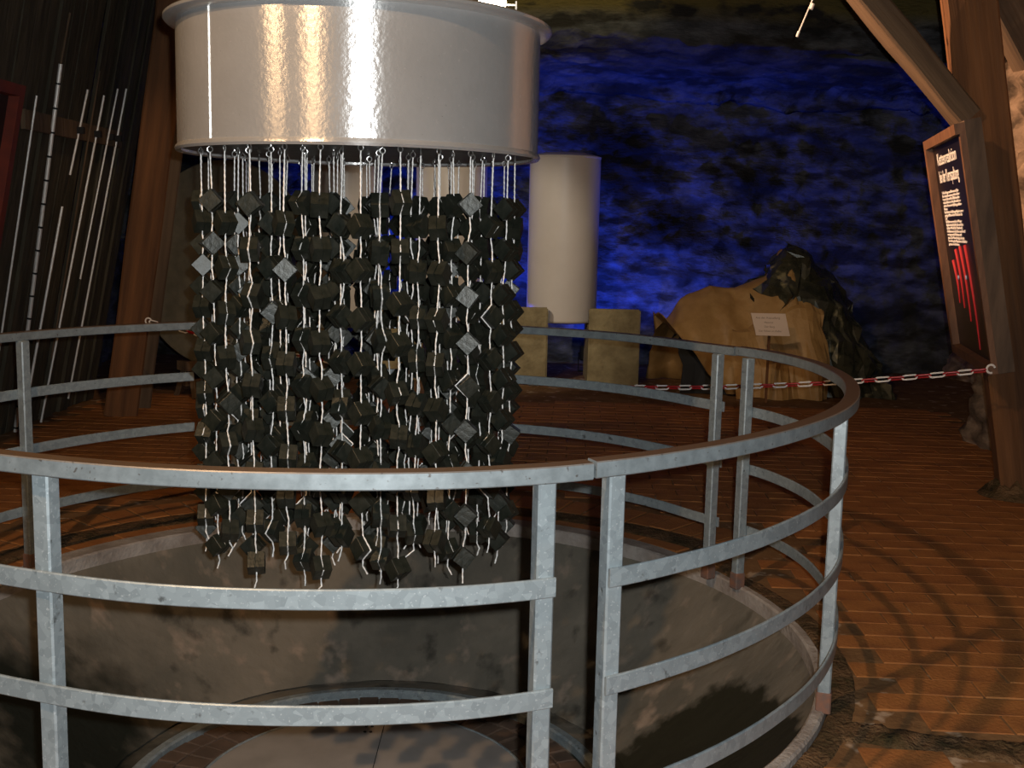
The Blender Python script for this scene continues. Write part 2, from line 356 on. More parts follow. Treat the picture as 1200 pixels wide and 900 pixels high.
MB().lathe([(.612, .0505), (.616, .054), (.624, .052), (.629, .044)], 128).build('edge_bead', galv, lid)
MB().box((.02, .0, .0508), (.003, 1.2, .002)).build('seam', blackm, lid)
for sx in (-.012, .012):
    for sy in (.50, .53, .45): MB().lathe([(.001, .052), (.006, .052), (.007, .05)], 10, (-.04+sx, sy, 0)).build('bolt', blackm, lid)

# ------------------------------------------------------------------ setting: cave walls and ceiling
def rock_grid(name, fn, nu, nv, material, amp, sc, label, ortho, strat=1.6):
    v = []; f = []
    for i in range(nu):
        for j in range(nv):
            p = Vector(fn(i/(nu-1), j/(nv-1))); q = Vector((p.x*sc, p.y*sc, p.z*sc*strat)); q = q+.25*noise.noise_vector(q*1.7)
            h = frac(q, .65, 7)-.55*abs(noise.noise(q*2.1+Vector((7, 1, 3))))-.4*abs(noise.noise(q*4.7))+.3*noise.noise(q*.5)
            v.append(p+Vector(ortho(i/(nu-1), j/(nv-1)))*h*amp*(1-.65*max(0, 1-abs(p.z-3.02)/.16) if name == 'wall_back' else 1))
    for i in range(nu-1):
        for j in range(nv-1): a = i*nv+j; f.append([a, a+1, a+nv+1, a+nv])
    o = obj(name, (v, f), material); tag(o, label, None, None, 'structure'); return o
# profile of the back wall: up, then an overhanging ledge, then the vault
prof = [(12.5, -.1), (12.45, .8), (12.35, 1.6), (12.3, 2.4), (12.2, 2.9), (12.1, 3.0), (11.9, 3.07), (11.2, 3.12), (10.6, 3.16), (10.34, 3.24), (10.42, 3.6), (10.55, 4.2), (10.8, 5.0)]
def pl(P, t):
    ls = [math.hypot(P[i+1][0]-P[i][0], P[i+1][1]-P[i][1]) for i in range(len(P)-1)]; s = t*sum(ls)
    for i, l in enumerate(ls):
        if s <= l or i == len(ls)-1: k = s/l; return P[i][0]+(P[i+1][0]-P[i][0])*k, P[i][1]+(P[i+1][1]-P[i][1])*k
        s -= l
def back(u, t):
    x = -4.6+9.6*u; y, z = pl(prof, t); k = max(0, x-2.6); return (x, y-.28*k*(1 if z < 3.2 else .3)-.1*math.sin(x*1.3), z-(.04*(x+1))*(z > 2.9))
def back_n(u, t): y, z = pl(prof, t); return (0, -1, 0) if False else (0, -math.cos(min(1, max(0, (z-2.6)/.5))*1.05), -math.sin(min(1, max(0, (z-2.6)/.5))*1.05))
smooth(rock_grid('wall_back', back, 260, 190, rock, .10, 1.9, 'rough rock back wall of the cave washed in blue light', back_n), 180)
smooth(rock_grid('wall_right', lambda u, t: (3.36+1.3*min(1, max(0, (u*14.4-1.6-8.2)/2.0)), -1.6+14.4*u, -.1+5*t), 300, 110, rockw, .14, 1.3, 'rough ochre rock wall on the right', lambda u, t: (-1, 0, 0)), 180)
smooth(rock_grid('wall_left', lambda u, t: (-4.2, -1.6+14.6*u, -.1+5*t), 90, 50, rock, .15, 1.3, 'dark rock wall on the left behind the planks', lambda u, t: (1, 0, 0)), 180)
smooth(rock_grid('ceiling', lambda u, t: (-4.6+9.6*u, -1.6+12.6*t, 4.85), 110, 140, rockc, .3, .9, 'dark rock ceiling of the cave', lambda u, t: (0, 0, -1)), 180)
tag(MB().box((.2, -1.65, 2.3), (9.6, .1, 5)).build('wall_front', rock), 'rock wall behind the photographer', None, None, 'structure')

# timber lagging on the left: each plank a part
lag = tag(empty('wall_timber', (0, 0, 0)), 'leaning wall of dark weathered planks on the left', None, None, 'structure')
y = 5.6
while y < 9.1:
    wd = random.uniform(.13, .2); off = random.uniform(-.02, .025); h = random.uniform(3.7, 3.9); x0 = -3.50+off
    P = [(x0-.03, y, 0), (x0, y, 0), (x0, y+wd, 0), (x0-.03, y+wd, 0)]
    mbp = MB().hexa(P+[(p[0]+.2*h, p[1]+random.uniform(-.02, .02), h) for p in P]); mbp.build('plank', plankm, lag); y += wd+random.uniform(.004, .014)
for z in (.35, 3.2):
    MB().box((-3.62+.2*z, 7.3, z), (.09, 3.6, .12)).build('rail_batten', plankm, lag)

# ------------------------------------------------------------------ railing: four sections round the pit
RK = [(-75, 1.72), (-66, 1.70), (-62, 1.675), (-54, 1.65), (-43, 1.62), (-30, 1.605), (-15, 1.60), (0, 1.625), (15, 1.665), (27, 1.675), (34, 1.62), (47, 1.655), (60, 1.675), (69, 1.665), (90, 1.71), (124, 1.765), (140, 1.762), (152, 1.755), (180, 1.74), (220, 1.715), (250, 1.69), (265, 1.715), (285, 1.72), (294, 1.70), (298, 1.675)]
def rr_(a):
    while a > 297: a -= 360
    while a < -70: a += 360
    for (a0, r0), (a1, r1) in zip(RK, RK[1:]):
        if a0 <= a <= a1: k = (a-a0)/(a1-a0); k = k*k*(3-2*k); return r0+(r1-r0)*k
    return 1.7
def rp(a, dr=0, z=0): r = sum(rr_(a+k) for k in (-5, -2.5, 0, 2.5, 5))/5+dr; return Vector((RC.x+r*math.cos(R(a)), RC.y+r*math.sin(R(a)), z))
def bar(a0, a1, th, h, zc, dr=0):
    mb = MB(); k = max(4, int(abs(a1-a0)/1.5)); v = []; f = []
    for i in range(k+1):
        a = a0+(a1-a0)*i/k; ch = min(.0025, th*.3)
        sec = [(-th/2, -h/2+ch), (-th/2+ch, -h/2), (th/2-ch, -h/2), (th/2, -h/2+ch), (th/2, h/2-ch), (th/2-ch, h/2), (-th/2+ch, h/2), (-th/2, h/2-ch)]
        for d, z in sec: v.append(rp(a, dr+d, zc+z))
    for i in range(k):
        for j in range(8): f.append([i*8+j, (i+1)*8+j, (i+1)*8+(j+1) % 8, i*8+(j+1) % 8])
    f.append(list(range(8))); f.append([k*8+j for j in range(8)][::-1]); return v, f
def section(label, a0, a1, posts, ta0, ta1, dz=0, dr=0):
    rt = tag(empty('railing_section', rp((a0+a1)/2, 0, 0)), label, 'railing', 'galvanised railing sections round the pit')
    inv = Matrix.Translation(-rt.location)
    def part(nm, d, mt):
        o = obj(nm, ([inv @ Vector(p) for p in d[0]], d[1]), mt, rt); return o
    smooth(part('top_rail', bar(ta0, ta1, .044, .036, .999+dz, dr), rail_top), 30)
    hw = math.degrees(.02/1.68)
    for z in (.755, .512, .2505): smooth(part('rail', bar(a0-hw, a1+hw, .009, .043, z, .002), galv), 30)
    for a in posts:
        c = rp(a, -.0235, 0); Mr = Matrix.Rotation(R(a), 3, 'Z')
        bm = bevel_box((.04, .040, .97), .004); bmesh.ops.rotate(bm, matrix=Mr, verts=bm.verts); bmesh.ops.translate(bm, vec=Vector((c.x, c.y, .496))-rt.location, verts=bm.verts)
        p = obj('post', bm, galv, rt)
        bm = bevel_box((.047, .047, .07), .004); bmesh.ops.rotate(bm, matrix=Mr, verts=bm.verts); bmesh.ops.translate(bm, vec=Vector((c.x, c.y, .036))-rt.location, verts=bm.verts)
        obj('foot_sleeve', bm, rust, p)
section('right-hand curved grey railing section nearest the timber post with info case', -64.4, 26.6, (-64.4, -18, 26.6), -66.9, 29.4, .003, .004)
section('far curved grey railing section behind the hanging cubes', 32.4, 120, (32.4, 76, 119), 29.6, 124)
section('left-hand curved grey railing section before the plank wall', 126, 214, (153, 186, 214), 124.2, 216.5, -.001, .001)
section('nearest curved grey railing section between the camera and the hanging cubes', 219, 289.7, (219, 254.1, 289.7), 216.7, 292.9)

# ------------------------------------------------------------------ the drum
D = Vector((-.53, 3.9, 0))
drum = tag(empty('hanging_drum', (D.x, D.y, 1.722)), 'big brushed aluminium drum lid hanging above the cubes', 'drum')
body = smooth(MB().lathe([(.585, .012), (.588, .0), (.604, -.004), (.609, .004), (.606, .012), (.600, .018), (.600, .405)], 192).build('body', alu, drum), 40)
smooth(MB().lathe([(.600, .400), (.612, .402), (.632, .406), (.638, .412), (.638, .420), (.630, .426), (.001, .43)], 160).build('flange', alu, drum), 40)
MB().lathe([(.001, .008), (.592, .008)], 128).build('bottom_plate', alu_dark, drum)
sa_ = R(-90-41); MB().box((.6015*math.cos(sa_), .6015*math.sin(sa_), .21), (.004, .010, .39), Matrix.Rotation(sa_, 3, 'Z')).build('weld_seam', alu, drum)
for k in range(3):
    a = R(90+120*k); MB().tube([(.25*math.cos(a), .25*math.sin(a), .425), (.22*math.cos(a), .22*math.sin(a), 3.0)], .008, 8).build('suspension_rod', zinc, drum)
lampo = tag(empty('halogen_lamp', (-.10, 4.2, 2.15)), 'small lit halogen lamp clamped on top of the drum', 'lamp')
MB().box((0, .03, .05), (.012, .012, .10)).box((.085, .02, .075), (.006, .02, .15)).box((.042, .06, .145), (.09, .006, .006)).build('bracket', zinc, lampo)
smooth(MB().lathe([(.001, -.05), (.026, -.046), (.043, -.03), (.05, 0), (.043, .03), (.026, .046), (.001, .05)], 20, (0, 0, .145)).build('bulb', bulbm, lampo), 60)

# ------------------------------------------------------------------ cubes on cords
def cube_mesh():
    s = .0268; g = .0026; dp = .004; mb = MB(); bev = .0012
    st = [(-s, s-bev), (-s+bev, s), (-g, s), (-g, s-dp), (g, s-dp), (g, s), (s-bev, s), (s, s-bev)]
    v = []; f = []
    rot = [Vector((0, 1)), Vector((1, 0)), Vector((0, -1)), Vector((-1, 0))]   # corner directions: edge up
    for yv, hs in st:
        q = hs*math.sqrt(2)
        for d in rot: v.append((d.x*q, yv, d.y*q))
    for i in range(len(st)-1):
        for j in range(4): f.append([i*4+j, i*4+(j+1) % 4, (i+1)*4+(j+1) % 4, (i+1)*4+j])
    f.append([3, 2, 1, 0]); f.append([28, 29, 30, 31])
    me = bpy.data.meshes.new('cube_block'); me.from_pydata(v, [], f); me.update(); me.materials.append(cube_m); return me
CUBE = cube_mesh(); HD = .0268*math.sqrt(2)
def hook_mesh():
    mb = MB(); pts = [(.0085*math.sin(a), 0, -.012-.0085*math.cos(a)) for a in [R(200+320*i/14) for i in range(15)]]
    mb.tube([(0, 0, .016), (0, 0, -.002)]+pts[::1], .0018, 6)
    me = bpy.data.meshes.new('eye_hook'); me.from_pydata(mb.v, [], mb.f); me.materials.append(zinc); return me
HOOK = hook_mesh()
def rope_data(pts):
    # twisted two-strand cord: a figure-eight section that turns along the path
    P = []
    for a, b2 in zip(pts, pts[1:]):
        n = max(1, int((b2-a).length/.0055))
        P += [a+(b2-a)*i/n for i in range(n)]
    P.append(pts[-1]); v = []; f = []; k = len(P); ref = Vector((1, 0, 0))
    for i in range(k):
        t = (P[min(i+1, k-1)]-P[max(i-1, 0)]).normalized(); ref = (ref-t*ref.dot(t)).normalized(); bb = t.cross(ref)
        for j in range(6):
            a = PI*2*j/6; rad = (.0033, .0024, .0024, .0033, .0024, .0024)[j]; a += i*.9
            v.append(P[i]+(ref*math.cos(a)+bb*math.sin(a))*rad)
    for i in range(k-1):
        for j in range(6): f.append([i*6+j, i*6+(j+1) % 6, i*6+6+(j+1) % 6, i*6+6+j])
    return v, f
ZT = 1.710; PZ = .1405
def cube_string(ang, rad, nine, label):
    cx, cy = D.x+rad*math.cos(ang)+random.gauss(0, .003), D.y+rad*math.sin(ang)+random.gauss(0, .003)
    rt = tag(empty('cube_string', (cx, cy, ZT+.018)), label, 'cube string', 'strings of dark cubes hanging under the drum')
    h = obj('eye_hook', HOOK, None, rt, (0, 0, 0)); h.rotation_euler = (0, 0, random.uniform(0, PI))
    n = 9 if nine else 8; z0 = (1.555 if nine else 1.490)-ZT-.018
    base = random.uniform(-PI/2, PI/2); pts = [Vector((0, 0, -.02))]; sx = random.gauss(0, .004); sy = random.gauss(0, .003)
    for k in range(n):
        z = z0-k*PZ+random.gauss(0, .0035); az = base+random.gauss(0, .22)+(PI/2 if random.random() < .12 else 0); t = (k+1)/n
        ox, oy = sx*t+random.gauss(0, .0025), sy*t+random.gauss(0, .0025)
        o = obj('cube', CUBE, None, rt, (ox, oy, z)); tl = random.gauss(0, .07); o.rotation_euler = (random.gauss(0, .06), tl, az)
        sd = random.choice((-1, 1)); c = Vector((ox, oy, z)); ax = Vector((math.cos(az), math.sin(az), 0))*sd
        mid = (pts[-1]+c+Vector((0, 0, HD)))/2+Vector((random.gauss(0, .002), random.gauss(0, .002), 0))
        if k: pts.append(mid)
        e_ = .0015 if random.random() < .14 else -.0075
        pts += [c+Vector((0, 0, HD+.002)), c+Vector((0, 0, HD+min(e_, 0))), c+ax*(HD+e_), c-Vector((0, 0, HD+min(e_, 0))), c-Vector((0, 0, HD+.002))]
    pts += [pts[-1]+Vector((random.gauss(0, .004), random.gauss(0, .004), -.018)), pts[-1]+Vector((random.gauss(0, .009), random.gauss(0, .006), -.045))]
    d = rope_data(pts); o = obj('cord', d, rope_m, rt); o.data.polygons.foreach_set('use_smooth', [True]*len(d[1]))
ORD = ['leftmost', 'second', 'third', 'fourth', 'fifth', 'sixth', 'middle', 'sixth', 'fifth', 'fourth', 'third', 'second', 'rightmost']
th0 = -90+7.7
for k in range(28):
    kk = k if k <= 14 else k-28
    nine = k % 2 == 1; nn = 'nine' if nine else 'eight'
    if abs(kk) <= 6:
        i = kk+6
        if i in (0, 12): lb = f'{ORD[i]} string of {nn} dark cubes in the front row under the drum'
        elif i == 6: lb = f'middle string of {nn} dark cubes in the front row under the drum'
        else: lb = f'{ORD[i]} string from the {"left" if i < 6 else "right"} in the front row of {nn}-cube strings'
    else: lb = 'string of dark cubes in the rear half of the outer circle, mostly hidden'
    cube_string(R(th0+kk*360/28), .53, nine, lb)
for rad, cnt in ((.42, 22), (.31, 16), (.195, 9), (.075, 3)):
    for k in range(cnt): cube_string(R(th0+5+(k+.25)*360/cnt), rad, k % 2 == 0, 'string of dark cubes inside the cluster, glimpsed between front strings')

# ------------------------------------------------------------------ tanks, blocks, blue lamps
def tank(cx, cy, rad, z0, h, label):
    t = tag(empty('storage_tank', (cx, cy, z0)), label, 'tank', 'upright cream tanks at the back')
    smooth(MB().lathe([(.001, 0), (rad-.03, 0), (rad-.006, .012), (rad, .03), (rad, h)], 72).build('shell', tankm, t), 50)
    smooth(MB().lathe([(rad, h), (rad+.004, h+.004), (rad+.004, h+.018), (rad-.03, h+.03), (rad*.6, h+.055), (.001, h+.065)], 72).build('domed_top', tankm, t), 50)
    return t
TY = 11.15
tank(.472, TY, .345, .57, 1.58, 'rightmost cream tank, standing clear of the hanging cubes')
tank(-.63, TY, .345, .57, 1.58, 'middle cream tank, seen between the hanging cubes')
tank(-1.655, TY, .345, .57, 1.58, 'leftmost cream tank, seen behind the left strings of cubes')
def block(cx, wd, h, label):
    # front upstand with a lower ledge behind that carries the tanks
    t = tag(empty('stone_block', (cx, 10.9, 0)), label, 'block', 'stone blocks under the tanks'); bm = bmesh.new()
    prof = [(-.2, 0), (-.2, h-.02), (-.18, h), (-.11, h), (-.10, .57), (.5, .57), (.5, 0)]
    vs = [[bm.verts.new((sx*wd/2, yy, zz)) for yy, zz in prof] for sx in (-1, 1)]
    bm.faces.new(vs[0]); bm.faces.new(vs[1][::-1])
    for i in range(len(prof)): j = (i+1) % len(prof); bm.faces.new([vs[0][j], vs[0][i], vs[1][i], vs[1][j]])
    bmesh.ops.recalc_face_normals(bm, faces=bm.faces[:]); bmesh.ops.bevel(bm, geom=bm.edges[:], offset=.012, segments=2, affect='EDGES')
    obj('block_body', bm, blockm, t); return t
block(.965, .49, .73, 'yellowish stone block on the right, under the free-standing tank')
block(.08, .50, .73, 'yellowish stone block just right of the hanging cubes')
block(-1.14, .55, .73, 'yellowish stone block hidden between the two left tanks')
block(-2.05, .50, .73, 'yellowish stone block at the left end of the tank row')
for x, y, lb in ((-1.05, 11.62, 'blue floodlight on the floor behind the tanks, hidden by the cubes'), (.80, 11.72, 'blue floodlight on the floor behind the right stone block'), (1.62, 11.42, 'blue floodlight on the floor behind the left end of the tan heap')):
    t = tag(empty('blue_floodlight', (x, y, 0)), lb, 'floodlight')
    obj('housing', bevel_box((.2, .1, .16), .012), blackm, t, (0, 0, .20)); MB().box((0, .053, .20), (.17, .006, .13)).build('lens', bluelens, t)
    MB().box((-.11, 0, .1), (.01, .04, .2)).box((.11, 0, .1), (.01, .04, .2)).box((0, 0, .006), (.23, .06, .012)).build('bracket', blackm, t)

# ------------------------------------------------------------------ draped heap and its card
hp = tag(empty('draped_heap', (2.3, 10.75, 0)), 'big heap under tan tarpaulin and crumpled dark foil by the blue wall', 'draped heap')
def heap_top(x):   # ridge height across
    K = [(-.95, .55), (-.82, .68), (-.70, .83), (-.42, .97), (-.2, .95), (.08, 1.08), (.25, 1.34), (.42, 1.30), (.72, 1.06), (.95, .7), (1.15, .2)]
    for (a, p), (b2, q) in zip(K, K[1:]):
        if a <= x <= b2: return p+(q-p)*(x-a)/(b2-a)
    return .3
def sheet(x0, x1, nx, nv, amp, sc, seed, base, name, material, dy=0, hs=1., facet=False):
    v = []; f = []
    for i in range(nx):
        x = x0+(x1-x0)*i/(nx-1); H = heap_top(x)*hs
        for j in range(nv):
            t = j/(nv-1); b0 = base(x)
            # from the back foot over the ridge to the front foot
            a = PI*t; yy = .55*math.cos(a)*(.55+.45*(1-math.sin(a)))+dy; zz = b0*0+H*math.sin(a)**.6 if 0 < t < 1 else 0
            zz = max(zz, base(x) if t > .5 else 0)
            q = Vector((x*sc+seed, yy*sc, zz*sc)); nn = noise.noise_vector(q)+.5*noise.noise_vector(q*2.3)
            pleat = .05*math.sin(x*19+2*noise.noise(q))*(1-math.sin(a)) if not facet else 0
            v.append(Vector((x, yy-pleat, zz))+Vector((nn.x*amp, nn.y*amp, nn.z*amp*.7*(1 if zz > .05 else 0))))
    for i in range(nx-1):
        for j in range(nv-1): a = i*nv+j; f.append([a, a+1, a+nv+1, a+nv])
    v = [Vector((p.x, p.y, max(p.z, .003))) for p in v]
    o = obj(name, (v, f), material, hp)
    so = o.modifiers.new('thickness', 'SOLIDIFY'); so.thickness = .006
    return o
smooth(sheet(-.95, .30, 60, 50, .045, 3.0, 0, lambda x: (.72-(x+.95)*1.1 if x < -.35 else 0.02), 'tan_tarpaulin', tarpm), 28)
sheet(.0, 1.15, 26, 24, .13, 5.0, 9, lambda x: 0, 'crumpled_foil', foilm, .0, 1.02, True)
sheet(-.75, .9, 20, 16, .08, 2.6, 4, lambda x: 0, 'dark_core', blackm, .06, .82, True)
sheet(-.3, .55, 22, 16, .06, 4, 21, lambda x: 0, 'lower_tarpaulin', tarpm, -.18, .72)
cd = tag(empty('notice_card', (2.24, 9.75, 0)), 'small pinkish notice card on a stake before the tan draped heap', 'sign')
MB().box((.0, .072, .36), (.02, .02, .72)).build('stake', timb, cd)
cp = MB().hexa([(-.13, 0, .60), (.165, 0, .60), (.165, .012, .60), (-.13, .012, .60), (-.175, .05, .79), (.125, .05, .79), (.125, .062, .79), (-.175, .062, .79)]).build('card', cardm, cd)
dg = None
def text(body, size, name, material, parent, M, align='LEFT', ext=.0008, sx=1):
    cu = bpy.data.curves.new(name, 'FONT'); cu.body = body; cu.size = size; cu.align_x = align; cu.extrude = ext; cu.space_line = 1.0
    t = bpy.data.objects.new(name, cu); COL.objects.link(t); bpy.context.view_layer.update()
    me = bpy.data.meshes.new_from_object(t.evaluated_get(bpy.context.evaluated_depsgraph_get())); bpy.data.objects.remove(t); me.materials.clear()
    me.transform(Matrix.Diagonal((sx, 1, 1, 1))); o = obj(name, me, material, parent); o.matrix_local = M; return o
def frame_m(o, x, yv): x = Vector(x).normalized(); yv = Vector(yv).normalized(); z = x.cross(yv).normalized(); mm = Matrix((x, z.cross(x), z)).transposed().to_4x4(); mm.translation = o; return mm
for body, zz, sz in (('Aus der Ausstellung', .752, .026), ('Material', .713, .024), ('Der Berg', .677, .024), ('Der Felsen im Keller', .640, .024)):
    k = (zz-.60)/.19; text(body, sz, 'lettering', inkm, cp, frame_m((.0-.035*k, .05*k-.0022, zz-.008), (1, 0, 0), (-.045, .05, .19)), 'CENTER')

# ------------------------------------------------------------------ timber on the right, info case
def beam(name, label, p0, p1, wx, wy, material, cat='timber', yaxis=(0, 1, 0)):
    p0, p1 = Vector(p0), Vector(p1); t = (p1-p0).normalized(); yv = Vector(yaxis); xv = yv.cross(t).normalized(); yv = t.cross(xv)
    n = 14; v = []; f = []
    for i in range(n+1):
        c = p0+(p1-p0)*i/n
        for j, (a, b2) in enumerate(((-1, -1), (1, -1), (1, 1), (-1, 1))):
            q = c+xv*a*wx/2+yv*b2*wy/2; jt = .008*noise.noise_vector(q*3+Vector((j*5, 0, 0))); v.append(q+jt)
    for i in range(n):
        for j in range(4): f.append([i*4+j, i*4+(j+1) % 4, i*4+4+(j+1) % 4, i*4+4+j])
    f.append([3, 2, 1, 0]); f.append([n*4+k for k in range(4)])
    bm = bmesh.new(); me0 = bpy.data.meshes.new('tmp'); me0.from_pydata([x-p0 for x in v], [], f); bm.from_mesh(me0)
    le = [e for e in bm.edges if abs((e.verts[0].co-e.verts[1].co).normalized().dot(t)) > .9]
    bmesh.ops.bevel(bm, geom=le, offset=.012, segments=1, affect='EDGES'); bmesh.ops.recalc_face_normals(bm, faces=bm.faces[:])
    # grain runs along the timber: local z is its length
    rot = Matrix((xv, yv, t)).transposed(); bmesh.ops.transform(bm, matrix=rot.inverted().to_4x4(), verts=bm.verts)
    o = obj(name, bm, material); o.matrix_world = rot.to_4x4(); o.location = p0
    return tag(o, label, cat)
beam('timber_post', 'brown leaning timber post that carries the glazed info case', (3.01, 6.44, .0), (2.105, 6.44, 4.65), .28, .12, timb, yaxis=(.10, .995, 0))
beam('timber_brace', 'lit diagonal timber brace running up left from the right post', (2.47, 6.36, 2.14), (1.09, 6.3, 3.58), .135, .17, timb2, yaxis=(0, 1, 0))
beam('timber_brace', 'dark diagonal timber in the top right corner before the ochre rock', (2.45, 7.0, 3.55), (3.12, 7.05, 2.55), .2, .18, timb2)
v = []; f = []
for i in range(28):
    for j in range(9):
        a = 2*PI*i/28; r = .13+.09*j/8; v.append((3.01+r*1.2*math.cos(a), 6.44+r*math.sin(a), max(.002, (.11-.013*j)*(.8+.6*frac(Vector((math.cos(a)*3, math.sin(a)*3, j*.4))))*(j < 8))))
for i in range(28):
    for j in range(8): a = i*9+j; b2 = ((i+1) % 28)*9+j; f.append([a, a+1, b2+1, b2][::-1])
tag(obj('moss_collar', (v, f), moss), 'dark mossy rubble round the foot of the right timber post', 'moss', kind='stuff')
beam('timber_post', 'orange brown leaning timber post beside the plank wall on the left', (-2.99, 8.5, 0), (-2.31, 8.5, 4.45), .24, .2, timb, yaxis=(-.32, .947, 0))
beam('timber_post', 'darker thin timber standing behind the orange brown left post', (-2.96, 8.88, 0), (-2.30, 8.88, 4.45), .14, .16, timb2, yaxis=(-.32, .947, 0))

A = Vector((2.30, 6.0, 2.078)); U = Vector((.268, 1.2, 0)); Hh = Vector((.285, 0, -1.315)); W = U.length; HL = Hh.length
un, hn = U.normalized(), Hh.normalized(); nn = un.cross(hn).normalized()
if nn.x > 0: nn = -nn                 # points out to the viewer's side
case = tag(empty('info_case', A+Hh), 'tall wooden info case with black text panel on the right timber post', 'info case')
def cbox(u0, u1, h0, h1, d0, d1, name, material, parent=case):
    P = []
    for d in (d0, d1):
        for u, h in ((u0, h0), (u1, h0), (u1, h1), (u0, h1)): P.append(A+un*u+hn*h+nn*d-case.location)
    bm = bmesh.new(); vs = [bm.verts.new(p) for p in P]
    for q in ((3, 2, 1, 0), (4, 5, 6, 7), (0, 1, 5, 4), (1, 2, 6, 5), (2, 3, 7, 6), (3, 0, 4, 7)): bm.faces.new([vs[i] for i in q])
    bmesh.ops.recalc_face_normals(bm, faces=bm.faces[:]); return obj(name, bm, material, parent)
pan = cbox(.03, W-.03, .05, HL-.05, -.020, -.012, 'panel', black)
cbox(0, W, 0, .055, -.022, .03, 'frame_rail', fram); cbox(0, W, HL-.055, HL, -.022, .03, 'frame_rail', fram)
cbox(0, .045, .055, HL-.055, -.022, .008, 'frame_stile', fram); cbox(W-.075, W, .055, HL-.055, -.022, .03, 'frame_stile', fram)
cbox(-.003, .16, -.01, HL, -.105, -.022, 'side_box', caseside)
# the panel reads from its far end towards the near end when seen from the pit
rx = -un; P0 = A+un*(W-.20)+hn*.15+nn*(-.0108)-case.location
def on_panel(u, h): return P0+rx*u+hn*h
ln = 'Kettenreaktion|bei der Kernspaltung'.split('|')
for i, s_ in enumerate(ln): text(s_, .105, 'lettering', white, pan, frame_m(on_panel(0, .02+.105*i), rx, -hn), 'LEFT', .0006, 1.1 if i == 0 else .8)
body = ['Trifft ein langsames Neutron auf den', 'Kern eines Uranatoms, so kann dieser', 'in zwei Teile zerfallen. Dabei werden', 'weitere Neutronen frei, die wieder an', 'anderen Kernen eine Spaltung ausl\u00f6sen', 'k\u00f6nnen.', 'Eine Kette von Spaltungen beginnt, wenn', 'gen\u00fcgend Uran und ein Moderator da', 'sind.', 'Die Neutronen werden im Wasser', 'abgebremst und treffen dann auf den', 'n\u00e4chsten W\u00fcrfel. Der Mantel wirft', 'die Neutronen in den Kern zur\u00fcck und', 'verringert so die Verluste nach', 'aussen. Der Versuch zeigt, wie eine', 'Vermehrung der Neutronen im Reaktor', 'gemessen werden kann.']
for i, s_ in enumerate(body): text(s_, .0235, 'lettering', white, pan, frame_m(on_panel(.01, .195+.0195*i), rx, -hn), 'LEFT', .0012, 1.75)
for k, (u, h0, h1) in enumerate(((.10, .62, .86), (.25, .55, .88), (.42, .53, .95), (.60, .52, 1.10))):
    h0 -= .02; h1 = min(h1, HL-.20); pts = [on_panel(u+.035*math.sin((t/12)*PI)+.03*t/12, h0-.0+(h1-h0)*t/12)-nn*.001 for t in range(13)]
    MB().tube(pts, [.012*(1-.5*t/12) for t in range(13)], 8).build('red_trace', redp, pan)
for u, h in ((.21, .70), (.49, .69)): MB().tube([on_panel(u, h), on_panel(u, h)+nn*.004], .013, 10).build('pale_dot', bluep, pan)

# ------------------------------------------------------------------ barrier chain
ch = tag(empty('barrier_chain', (-2.62, 8.28, .72)), 'red and white plastic barrier chain slung round behind the pit', 'chain')
p0 = Vector((-2.70, 8.34, .735)); p1 = Vector((2.53, 5.97, .79)); sag = .255; o0 = ch.location
def link_mesh(material):
    pts = []; hl, hr = .026, .0125
    for i in range(8): a = -PI/2+PI*i/7; pts.append((hl+hr*math.cos(a), hr*math.sin(a), 0))
    for i in range(8): a = PI/2+PI*i/7; pts.append((-hl+hr*math.cos(a), hr*math.sin(a), 0))
    mb = MB().tube(pts, .0052, 6, False, True); me = bpy.data.meshes.new('link'); me.from_pydata(mb.v, [], mb.f); me.materials.append(material); return me
LM = [link_mesh(chw), link_mesh(chr_)]
NL = 82
def cp_(t): q = p0+(p1-p0)*t; q.z -= 4*sag*t*(1-t); return q
for i in range(NL):
    t = (i+.5)/NL; a = cp_(t-.5/NL); b2 = cp_(t+.5/NL); xv = (b2-a).normalized(); yv = Vector((0, 0, 1)).cross(xv).normalized(); zv = xv.cross(yv)
    rt = Matrix((xv, yv, zv)).transposed() @ Matrix.Rotation(R(55 if i % 2 == 0 else 145), 3, 'X')
    o = obj('link', LM[i % 2], None, ch); mm = rt.to_4x4(); mm.translation = (a+b2)/2-o0; o.matrix_local = mm
def hook_at(p, nm, lb):
    pts = [Vector(p)+Vector((.022*math.cos(a), 0, .022*math.sin(a))) for a in [R(20+270*i/12) for i in range(13)]]; c0 = Vector(p)
    o = MB().tube([q-c0 for q in pts], .006, 8).build(nm, chw, None, c0); return tag(o, lb, 'hook')
hook_at(p1+Vector((.02, -.006, .008)), 'chain_hook', 'white hook under the info case that holds the barrier chain')
hook_at(p0+Vector((-.02, .03, 0)), 'chain_hook', 'white hook on the left timber post that holds the barrier chain')

